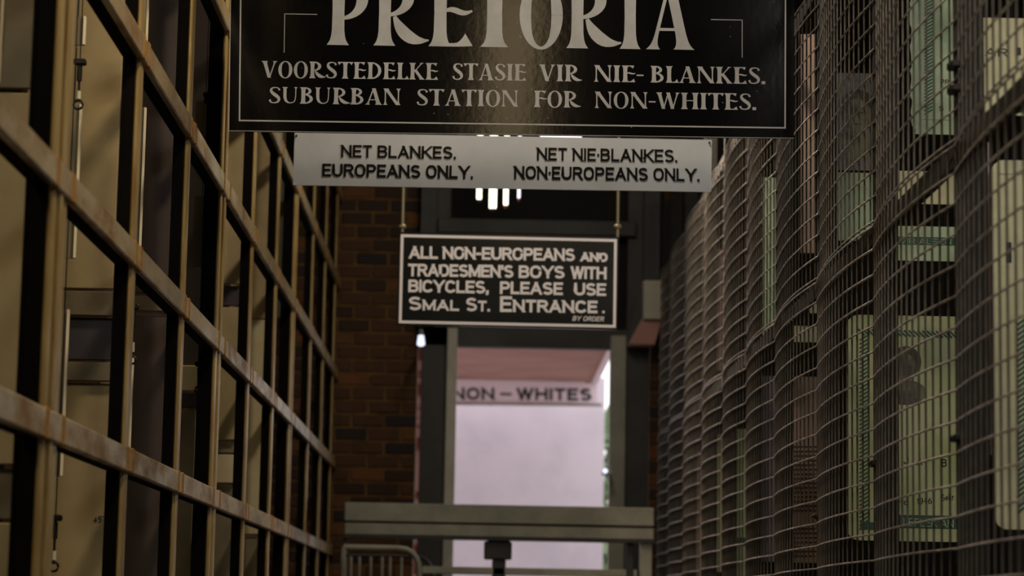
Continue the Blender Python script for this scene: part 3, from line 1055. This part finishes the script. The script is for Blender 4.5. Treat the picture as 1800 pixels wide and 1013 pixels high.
def face_print(root, cx, cy, h, Y, name='portrait'):
    """grey portrait bust printed on the card: shoulders, head and dark hair as flat print"""
    def ell(rx, ry, ox, oy, y, n=20):
        return [(at(cx + ox + rx * math.cos(2 * math.pi * i / n), cy + oy + ry * math.sin(2 * math.pi * i / n), Y)) for i in range(n)], y
    out = []
    for nm, rx, ry, ox, oy, d, m in (('shoulders', .40 * h, .24 * h, 0, .46 * h, .0006, 'midgrey'), ('hair', .30 * h, .31 * h, 0, -.12 * h, .0010, 'darkhair'),
                                     ('face', .21 * h, .27 * h, -.02 * h, -.02 * h, .0014, 'midgrey')):
        p, _ = ell(rx, ry, ox, oy, 0)
        MB().prism([(q.x, q.z) for q in p], Y - d, Y).build(name + '_' + nm, M[m], root)
    mb = MB()
    pline(mb, [(cx - .11 * h, cy - .06 * h), (cx - .05 * h, cy - .06 * h)], Y - .0014, .03 * h, .0004)
    pline(mb, [(cx + .03 * h, cy - .06 * h), (cx + .09 * h, cy - .06 * h)], Y - .0014, .03 * h, .0004)
    pline(mb, [(cx - .05 * h, cy + .12 * h), (cx + .04 * h, cy + .12 * h)], Y - .0014, .025 * h, .0004)
    mb.build(name + '_features', M['darkhair'], root)


# the big olive card
Yc = 8.35
c1 = card((1488, 553, 1718, 954), Yc, 'cardgreen', 'large olive green identity card with rounded corners low behind the mesh', 22)
braid(c1, (1519, 590), (1519, 930), Yc, 7, 14)
braid(c1, (1510, 584), (1712, 590), Yc, 8, 9)
band(c1, (1560, 905, 1712, 931), Yc, 'greenink')
band(c1, (1512, 918, 1540, 932), Yc, 'greenink')
face_print(c1, 1592, 648, 92, Yc)
words(c1, [('J', (1588, 816), (1597, 816), Yc, 13, .16), ('A', (1612, 818), (1621, 818), Yc, 13, .16), ('B', (1655, 821), (1664, 821), Yc, 14, .16),
           ('ria', (1578, 888), (1596, 888), Yc, 11, .14), ('1946', (1612, 887), (1638, 886), Yc, 11, .14), ('Sekr', (1655, 881), (1678, 879), Yc, 11, .12)])
words(c1, [('LEFLEK AN', (1588, 925), (1676, 928), Yc - .0013, 14, .1)], 'cardmint', 'band_lettering')
# pale card at the right edge
Yc = 6.35
c2 = card((1744, 281, 1935, 934), Yc, 'cardcream', 'tall cream card with rounded corner at the right frame edge', 20)
band(c2, (1768, 426, 1778, 462), Yc, 'ink', 'dark_patch')
band(c2, (1756, 306, 1930, 309), Yc, 'greenink', 'ruled_line')
braid(c2, (1797, 560), (1797, 900), Yc, 9, 14)
c2b = card((1736, 250, 1744, 800), Yc + .04, 'cardlilac', 'narrow mauve grey upright behind the left side of the cream card')
# top mint card with torn edge
Yc = 7.35
c3 = card((1600, -60, 1678, 237), Yc, 'cardmint', 'mint card with a ragged left edge at the top, left of the near post', torn=True)
braid(c3, (1632, -10), (1632, 200), Yc, 6, 12)
band(c3, (1622, 210, 1672, 211.5), Yc, 'greenink', 'ruled_line')
words(c3, [('PR', (1653, 148), (1668, 149), Yc, 9, .14)])
words(c3, [('S', (1650, 195), (1659, 195), Yc, 9, .16)], 'greenink', 'green_letter')
Yc = 6.3
c4 = card((1728, 31, 1935, 206), Yc, 'cardcream', 'pale card lettered A R at the top right corner')
words(c4, [('AR', (1731, 98), (1771, 100), Yc, 15, .14), ('I', (1789, 97), (1793, 97), Yc, 14, .5)])
MB().prism([(at(x, y, Yc).x, at(x, y, Yc).z) for x, y in ((1775, 198), (1930, 198), (1930, 110), (1800, 170))], Yc - .0012, Yc).build('green_corner', M['greenink'], c4)
# photograph card and its green foot
Yc = 8.6
c5 = card((1472, 128, 1536, 300), Yc, 'cardgrey', 'grey portrait photograph card between the sign and the top mint card', group='cards hanging behind the wire mesh')
face_print(c5, 1508, 205, 110, Yc)
c6 = card((1472, 303, 1536, 424), Yc, 'cardmint', 'pale green card hanging right under the grey portrait photograph', up=2.5)
words(c6, [('NE', (1500, 362), (1522, 362), Yc, 12, .12)], 'cardgreen')
c7 = card((1570, 300, 1690, 360), 8.0, 'cardcream', 'cream card cut by the mesh rail, above the card with a green band')
c8 = card((1574, 397, 1690, 460), 8.0, 'cardmint', 'small mint card with a bottle green band in the middle of the mesh', up=36)
band(c8, (1576, 416, 1688, 432), 8.0, 'greenink')
words(c8, [('VIR ALEEN', (1582, 429), (1672, 430), 7.9985, 10, .1)], 'cardmint', 'band_lettering')
# farther cards
Yc = 9.6
c9 = card((1394, 662, 1442, 990), Yc, 'cardpink', 'dusty pink card with lines of small print, left of the olive card', up=59)
mb = MB()
rnd = random.Random(9)
for y in list(range(786, 835, 8)) + list(range(842, 900, 8)) + list(range(930, 985, 8)):
    x = 1397
    while x < 1434:
        w = rnd.uniform(3, 7)
        pline(mb, [(x, y), (x + w, y)], Yc, 2.6, .0008); x += w + 2.5
mb.build('small_print', M['ink'], c9)
c10 = card((1392, 573, 1442, 602), Yc, 'cardcream', 'small cream card above the dusty pink card')
c10b = card((1424, 508, 1440, 551), Yc, 'cardcream', 'tiny cream card above the small cream one near the mesh rail')
c11 = card((1340, 661, 1366, 988), 10.6, 'cardlilac', 'mauve grey upright card left of the dusty pink card')
c12 = card((1342, 312, 1368, 596), 10.3, 'cardmint', 'narrow mint upright card below the right end of the black sign')
c13 = card((1408, 60, 1432, 445), 9.5, 'cardpink', 'tall thin pinkish card just right of the black sign')
c14 = card((1286, 754, 1314, 1100), 11.7, 'cardgreen', 'olive upright card low in the far part of the mesh')
band(c14, (1286, 945, 1314, 960), 11.7, 'greenink')
c15 = card((1262, 764, 1270, 1006), 12.7, 'cardcream', 'thin cream strip card left of the far olive card')
c16 = card((1218, 793, 1236, 1100), 13.9, 'cardpink', 'pinkish upright card farthest down the mesh')
c17 = card((1262, 438, 1272, 652), 12.7, 'cardpink', 'thin pinkish strip card high in the far mesh')
c18 = card((1296, 440, 1299, 632), 11.6, 'cardcream', 'hair thin pale upright right of the high pinkish strip')

# ------------------------------------------------------------------ hanging signs
# big black station board
Y = 8.0
big_s = empty('station_sign', at(899, 236, Y), 'big black station sign with pale roman lettering hanging nearest the viewer', 'sign')
mb = MB(); pquad(mb, [(401.5, 230.5), (1395.5, 243.5), (1397, -150), (407, -163)], Y, Y + .012)
mb.build('board', M['signblack'], big_s)
mb = MB()
pline(mb, [(424.5, -140), (421, 212), (1380, 225), (1381, -128), (424.5, -140)], Y, 2.6)
mb.build('border_line', M['signletter'], big_s)
mb = MB()
pline(mb, [(407.6, -160), (402.2, 230.2)], Y, 1.3)
pline(mb, [(402, 230), (1395, 243)], Y, .8)
mb.build('pale_edge', M['signletter'], big_s)  # thin pale lines along the left and bottom edges
mb = MB()
pline(mb, [(557, 25.5), (500.5, 24.5), (499.5, 92)], Y, 1.2)
pline(mb, [(1250, 34.5), (1304.5, 35.5), (1304.5, 101)], Y, 1.2)
mb.build('corner_bracket_lines', M['signletter'], big_s)
roman(big_s, 'PRETORIA', (574, 79), (1232, 88), Y, 123, spans=[(574, 650), (658, 750), (757, 835), (823, 928), (921, 998), (1005, 1097), (1101, 1139), (1150, 1233)])
for t, p0, p1 in (('VOORSTEDELKE', (460, 136.5), (770, 140.5)), ('STASIE', (795, 140.5), (925, 142.3)), ('VIR', (948, 142.6), (1021, 143.5)), ('NIE-', (1044, 143.8), (1131, 145)), ('BLANKES.', (1143, 145.2), (1345, 148))):
    roman(big_s, t, p0, p1, Y, 30.5, wt=1.0)
for t, p0, p1 in (('SUBURBAN', (472, 181.6), (704, 185)), ('STATION', (732, 185.4), (911, 188)), ('FOR', (938, 188.4), (1019, 189.5)), ('NON-WHITES.', (1045, 190), (1329, 193.6))):
    roman(big_s, t, p0, p1, Y, 30, wt=1.0)
mb = MB()
rnd = random.Random(2)
for i in range(26):
    px, py = rnd.uniform(430, 1370), rnd.uniform(5, 225)
    if rnd.random() < .5: px = rnd.gauss(880, 30)
    s_ = rnd.uniform(.5, 1.1)
    pline(mb, [(px, py), (px + s_, py + .3)], Y, s_, .0004)
o = mb.build('paint_specks', M['signletter'], big_s); o['kind'] = 'stuff'
for px in (520, 1280): hanger(big_s, px, -150, Y)

# white double sign
Y = 9.4
net = empty('white_sign', at(883, 330, Y), 'long white enamel sign with two lettered halves hanging behind the black station sign', 'sign')
mb = MB(); pquad(mb, [(515, 325.5), (1250, 337.5), (1251.5, 246), (518, 233)], Y, Y + .008)
mb.build('board', M['signwhite'], net)
sans(net, 'NET BLANKES.', (600, 276.5), (801, 279.5), Y, 22.5, .172, track=.15)
sans(net, 'EUROPEANS ONLY.', (567, 310), (831, 314), Y, 23, .172, track=.15)
sans(net, 'NET NIE*BLANKES.', (944, 281.6), (1190, 285.6), Y, 23, .172, track=.15)
sans(net, 'NON*EUROPEANS ONLY.', (904, 314), (1229, 319), Y, 23, .172, track=.15)
mb = MB()
for px, py in ((521, 239), (1247, 251)):
    p = at(px, py, Y)
    mb.tube([(p.x, Y - .004, p.z), (p.x, Y + .012, p.z)], .0045, 8)
mb.build('fixing_screws', M['fitting'], net)
for px in (560, 1205): hanger(net, px, 236, Y, r=.003, z0=at(px, 240, Y).z)

# bicycles notice
Y = 11.3
al = empty('notice_sign', at(892, 575, Y), 'black notice with white border and bold lettering hung on two rods below the white sign', 'sign')
mb = MB(); pquad(mb, [(698, 571), (1085, 580.5), (1088, 416.5), (702.5, 408)], Y, Y + .012)
mb.build('board', M['signgreenblack'], al)
mb = MB()
pline(mb, [(707, 414.5), (703.5, 566), (1080, 574), (1082, 423), (707, 414.5)], Y, 5)
mb.build('white_border', M['signcream'], al)
T = .2
sans(al, 'ALL NON-EUROPEANS', (719.5, 454.8), (1010, 459.4), Y, 22.5, T, track=.09, m='signcream')
sans(al, 'AND', (1020.5, 459.6), (1067.5, 461), Y, 16.5, .26, track=.1, m='signcream')
for t, x0, x1, y0, y1 in (("TRADESMEN'S", 717.5, 902, 485.8, 488.6), ('BOYS', 912, 992, 488.8, 490), ('WITH', 1003.5, 1065.5, 490.3, 491.6), ('BICYCLES,', 718, 859, 513.8, 516.4), ('PLEASE', 879, 989, 517, 519), ('USE', 1009.5, 1065, 519.5, 520.6)):
    sans(al, t, (x0, y0), (x1, y1), Y, 22.5, T, track=.09, m='signcream')
for t, x0, x1, y0, y1, c in (('S_M_A_L', 718, 807, 545.3, 547, 24), ('S_T.', 819, 861, 547.2, 548, 24), ('E_N_T_R_A_N_C_E', 879, 1050, 548.5, 551, 28), ('.', 1058, 1063.5, 551, 551, 22)):
    sans(al, t, (x0, y0), (x1, y1), Y, c, T * .95, track=.09, m='signcream')
sans(al, 'BY ORDER.', (1006, 564), (1063, 565.5), Y, 8.5, .16, track=.2, shear=.25, m='signcream')
for px in (707, 1086):
    q = at(px, 413, Y)
    hanger(al, px, 413, Y, r=.0075, z0=q.z - .02)
    nb = at(px, 398, Y)
    MB().tube([(nb.x, Y + .012, nb.z - .012), (nb.x, Y + .012, nb.z - .006), (nb.x, Y + .012, nb.z + .006), (nb.x, Y + .012, nb.z + .012)], [.008, .018, .018, .008], 10).build('rod_collar', M['rod'], al)

# fascia lettering outside
Y = 21.3
fs = empty('fascia_sign', at(920, 709, Y), 'white fascia board with dark capitals outside, under the rose soffit', 'sign')
mb = MB(); pquad(mb, [(690, 707.5), (1049, 710.5), (1050, 675), (690, 671.5)], Y, Y + .03)
mb.build('board', M['trimwhite'], fs)
mb = MB(); pquad(mb, [(690, 710.5), (1058, 713.5), (1058, 709.8), (690, 707.2)], Y - .03, Y + .06)
mb.build('lower_lip', M['greysteel'], fs)
sans(fs, 'NON', (794, 703), (869, 703.6), Y, 22, .24, track=.14, m='ink')
sans(fs, '-', (876, 703), (902, 703.5), Y, 22, .2, m='ink')
sans(fs, 'WHITES', (908, 703.6), (1040, 705), Y, 22, .24, track=.14, m='ink')
q = at(870, 673, Y)
MB().box(q.x - .8, q.x + .8, Y + .004, Y + .03, q.z - .02, zs + .012).build('top_batten', M['trimwhite'], fs)

# ------------------------------------------------------------------ the far doorway frame
DY = YE - .12


def pbox(pix, Y, depth, c=.004):
    x0, t, x1, b = pix
    xm = (x0 + x1) / 2
    a, d = at(xm, t, Y), at(xm, b, Y)
    a.x, d.x = at(x0, t, Y).x, at(x1, t, Y).x
    return MB().box(a.x, d.x, Y, Y + depth, d.z, a.z, c)


def floorbox(x0, x1, top, Y, depth, c=.004):
    a, d = at(x0, 800, Y), at(x1, 800, Y)
    return MB().box(a.x, d.x, Y, Y + depth, 0, at((x0 + x1) / 2, top, Y).z if top is not None else HC, c)


fr = empty('entrance_steelwork', (0, DY, 0), 'dark and grey steel frame around the far doorway', 'door frame')
floorbox(737, 784, None, DY, .10).build('left_dark_jamb', M['darksteel'], fr)
floorbox(782, 800, 576, DY - .14, .08).build('left_grey_column', M['litsteel'], fr)
floorbox(1071, 1099, 590, DY - .02, .10).build('right_grey_column', M['greysteel'], fr)['label'] = 'grey column right of the opening'
floorbox(1099, 1140, None, DY + .02, .08).build('right_dark_jamb', M['darksteel'], fr)
pbox((735, 577, 1140, 611), DY + .0, .12).build('header', M['darksteel'], fr)
pbox((770, 386, 1118, 412), DY - .06, .1).build('upper_crossbeam', M['darksteel'], fr)
pbox((744, 180, 773, 574), DY - .05, .05).build('upper_left_stile', M['darksteel'], fr)
pbox((1134, 180, 1163, 492), DY - .05, .05).build('upper_right_stile', M['darksteel'], fr)
# bracket box at the upper right
q = empty('bracket_box', at(1148, 605, DY - .25), 'grey steel bracket box high on the right of the doorway beside the mesh', 'bracket')
a0, a1 = at(1131, 492, DY - .3), at(1167, 562, DY - .3)
MB().box(a0.x, a1.x, DY - .3, DY - .05, a1.z, a0.z, .006).build('box_body', M['litsteel'], q)
b0, b1 = at(1104, 562, DY - .2), at(1160, 606, DY - .2)
mb = MB().prism([(at(x, y, DY - .2).x, at(x, y, DY - .2).z) for x, y in ((1128, 561), (1162, 562), (1150, 607), (1104, 606))], DY - .25, DY - .06)
mb.build('gusset', M['soffit'], q)
MB().prism([(at(x, y, DY - .2).x, at(x, y, DY - .2).z) for x, y in ((1131, 500), (1131, 560), (1104, 606), (1102, 590), (1120, 520))], DY - .2, DY - .1).build('side_plate', M['darksteel'], q)

# ------------------------------------------------------------------ turnstile
TY = 14.0
ts = empty('turnstile', (0, TY, 0), 'grey steel turnstile gantry with a thick crossbeam in front of the doorway', 'turnstile')
pbox((606, 888, 1150, 921), TY, .14, .006).build('crossbeam', M['greysteel'], ts)
pbox((606, 924, 1150, 945), TY + .01, .12, .006).build('lower_beam', M['greysteel'], ts)
pbox((607, 917, 1149, 928), TY + .02, .1, .0).build('beam_gap', M['darksteel'], ts)
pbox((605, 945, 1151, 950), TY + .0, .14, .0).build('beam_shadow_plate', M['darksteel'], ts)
hx = pbox((851, 952, 900, 984), TY + .03, .1, .008).build('bearing_housing', M['darksteel'], ts)
pbox((866, 942, 890, 1080), TY + .05, .06, .006).build('rotor_shaft', M['darksteel'], ts)
pbox((858, 942, 896, 955), TY + .03, .08, .004).build('shaft_collar', M['darksteel'], ts)
pbox((742, 999, 1120, 1012), TY + .05, .08, .004).build('low_rail', M['greysteel'], ts)
floorbox(1127, 1148, 945, TY + .02, .08).build('right_leg', M['greysteel'], ts)
floorbox(1103, 1116, 945, TY + .04, .05).build('inner_leg', M['darksteel'], ts)
floorbox(608, 614, 945, TY + .04, .03).build('left_leg', M['darksteel'], ts)
# rotor arms, seen only from beside
c = at(878, 1080, TY)
for k in range(3):
    MB().tube([(c.x, TY + .08, c.z - .02 - .04 * k), (c.x + .42 * math.cos(2.1 * k + .5), TY + .08 + .42 * math.sin(2.1 * k + .5), c.z - .02 - .04 * k)], .016, 8).build('rotor_arm', M['greysteel'], ts)
MB().tube([(c.x, TY + .08, 0), (c.x, TY + .08, c.z + .02)], .03, 10).build('rotor_post', M['greysteel'], ts)

# barrier rail to the left of it
BY = 13.4
br = empty('barrier_rail', at(675, 1013, BY), 'bent grey tube barrier with upright bars under the left end of the crossbeam', 'barrier')
ORG[br] = Vector(br.location)
pp = [(604, 962), (650, 963), (700, 964), (714, 966), (725, 972), (732, 981), (736, 993), (737, 1010)]
pts = [at(x, y, BY) for x, y in pp]
last = pts[-1].copy(); last.z = 0
MB().tube(pts + [last], .017, 10).build('bent_tube', M['greysteel'], br)
zb = at(640, 978, BY).z
a, b = at(606, 976, BY), at(724, 978, BY)
MB().tube([a, b], .01, 8).build('inner_rail', M['darksteel'], br)
for x in (617, 632, 652, 672, 686, 706):
    p = at(x, 978, BY)
    MB().tube([(p.x, BY, .1), (p.x, BY, p.z)], .009, 8).build('upright_bar', M['greysteel'], br)
MB().tube([(at(606, 980, BY).x, BY, .1), (at(736, 980, BY).x, BY, .1)], .012, 8).build('foot_rail', M['darksteel'], br)
MB().tube([at(604, 962, BY), Vector((at(604, 962, BY).x, BY, 0))], .017, 10).build('end_tube', M['greysteel'], br)
# second, farther tube bend
pp = [(735, 978), (748, 984), (757, 996), (760, 1012)]
pts = [at(x, y, 15.0) for x, y in pp]
last = pts[-1].copy(); last.z = 0
b2 = empty('guide_tube', last, 'thin dark bent tube just right of the barrier rail', 'barrier')
MB().tube(pts + [last], .012, 8).build('bent_tube', M['darksteel'], b2)

# ------------------------------------------------------------------ lamps in view
LY = 14.6
for i, (px, w, bot, m) in enumerate(((842, 12, 352, 'tubelamp'), (866, 18, 368, 'tubelamp'), (889, 11, 362, 'tubelamp'), (912, 7, 350, 'striplamp'))):
    a, b = at(px, 150, LY), at(px, bot, LY)
    r = empty('tube_lamp', (b.x, LY, b.z), ['leftmost glowing upright tube lamp under the white sign', 'longest and brightest of the upright tube lamps under the white sign',
              'upright tube lamp with a reddish tip under the white sign', 'dim rightmost upright tube lamp under the white sign'][i], 'lamp', 'upright tube lamps over the doorway')
    rr_ = w * LY / F / 2 * .72
    MB().tube([(b.x, LY, b.z), (b.x, LY, b.z + .01), (b.x, LY, a.z)], [rr_ * .6, rr_, rr_], 14).build('glowing_tube', M[m], r)
    MB().tube([(b.x, LY, b.z - .012), (b.x, LY, b.z + .004)], rr_ * .8, 12).build('tip', M['tubecap'] if i > 1 else M['fitting'], r)
    MB().tube([(b.x, LY, a.z), (b.x, LY, HC)], .004, 6).build('cord', M['fitting'], r)
a, b = at(950, 236, 12.5), at(1022, 243, 12.5)
r = empty('strip_light', (a.x, 12.5, b.z), 'bright strip light peeping between the black sign and the white sign', 'lamp')
MB().box(a.x, b.x, 12.48, 12.53, b.z, a.z + .01, .004).build('diffuser', M['striplamp'], r)
MB().box(a.x - .01, b.x + .01, 12.46, 12.55, a.z + .01, a.z + .05, .004).build('housing', M['greysteel'], r)
mb = MB()
for x in (a.x + .03, b.x - .03): mb.tube([(x, 12.5, a.z + .045), (x, 12.5, HC)], .003, 6)
mb.build('drop_rods', M['fitting'], r)
p = at(740, 598, 15.2)
r = empty('wall_lamp', p, 'small bluish white lamp glowing at the upper left of the doorway', 'lamp')
MB().tube([(p.x, 15.2, p.z - .04), (p.x, 15.2, p.z - .03), (p.x, 15.2, p.z + .03)], [.012, .026, .018], 12).build('bulb', M['lampblue'], r)
MB().tube([(p.x, 15.2, p.z + .03), (p.x, 15.2, p.z + .065)], .014, 10).build('lamp_holder', M['greysteel'], r)
MB().box(p.x - .01, p.x + .01, 15.2, DY + .02, p.z + .055, p.z + .07).build('bracket', M['darksteel'], r)
p = at(1064, 828, 15.6)
r = empty('bright_dot', p, 'tiny bright white dot on the right edge of the doorway opening', 'lamp')
MB().tube([(p.x, 15.6, p.z), (p.x, 15.63, p.z)], .016, 12).build('lens', M['lampblue'], r)  # small glowing disc for the white dot
MB().box(p.x - .01, p.x + .045, 15.63, DY - .01 if DY - .01 > 15.64 else 15.7, p.z - .012, p.z + .012).build('mount', M['greysteel'], r)
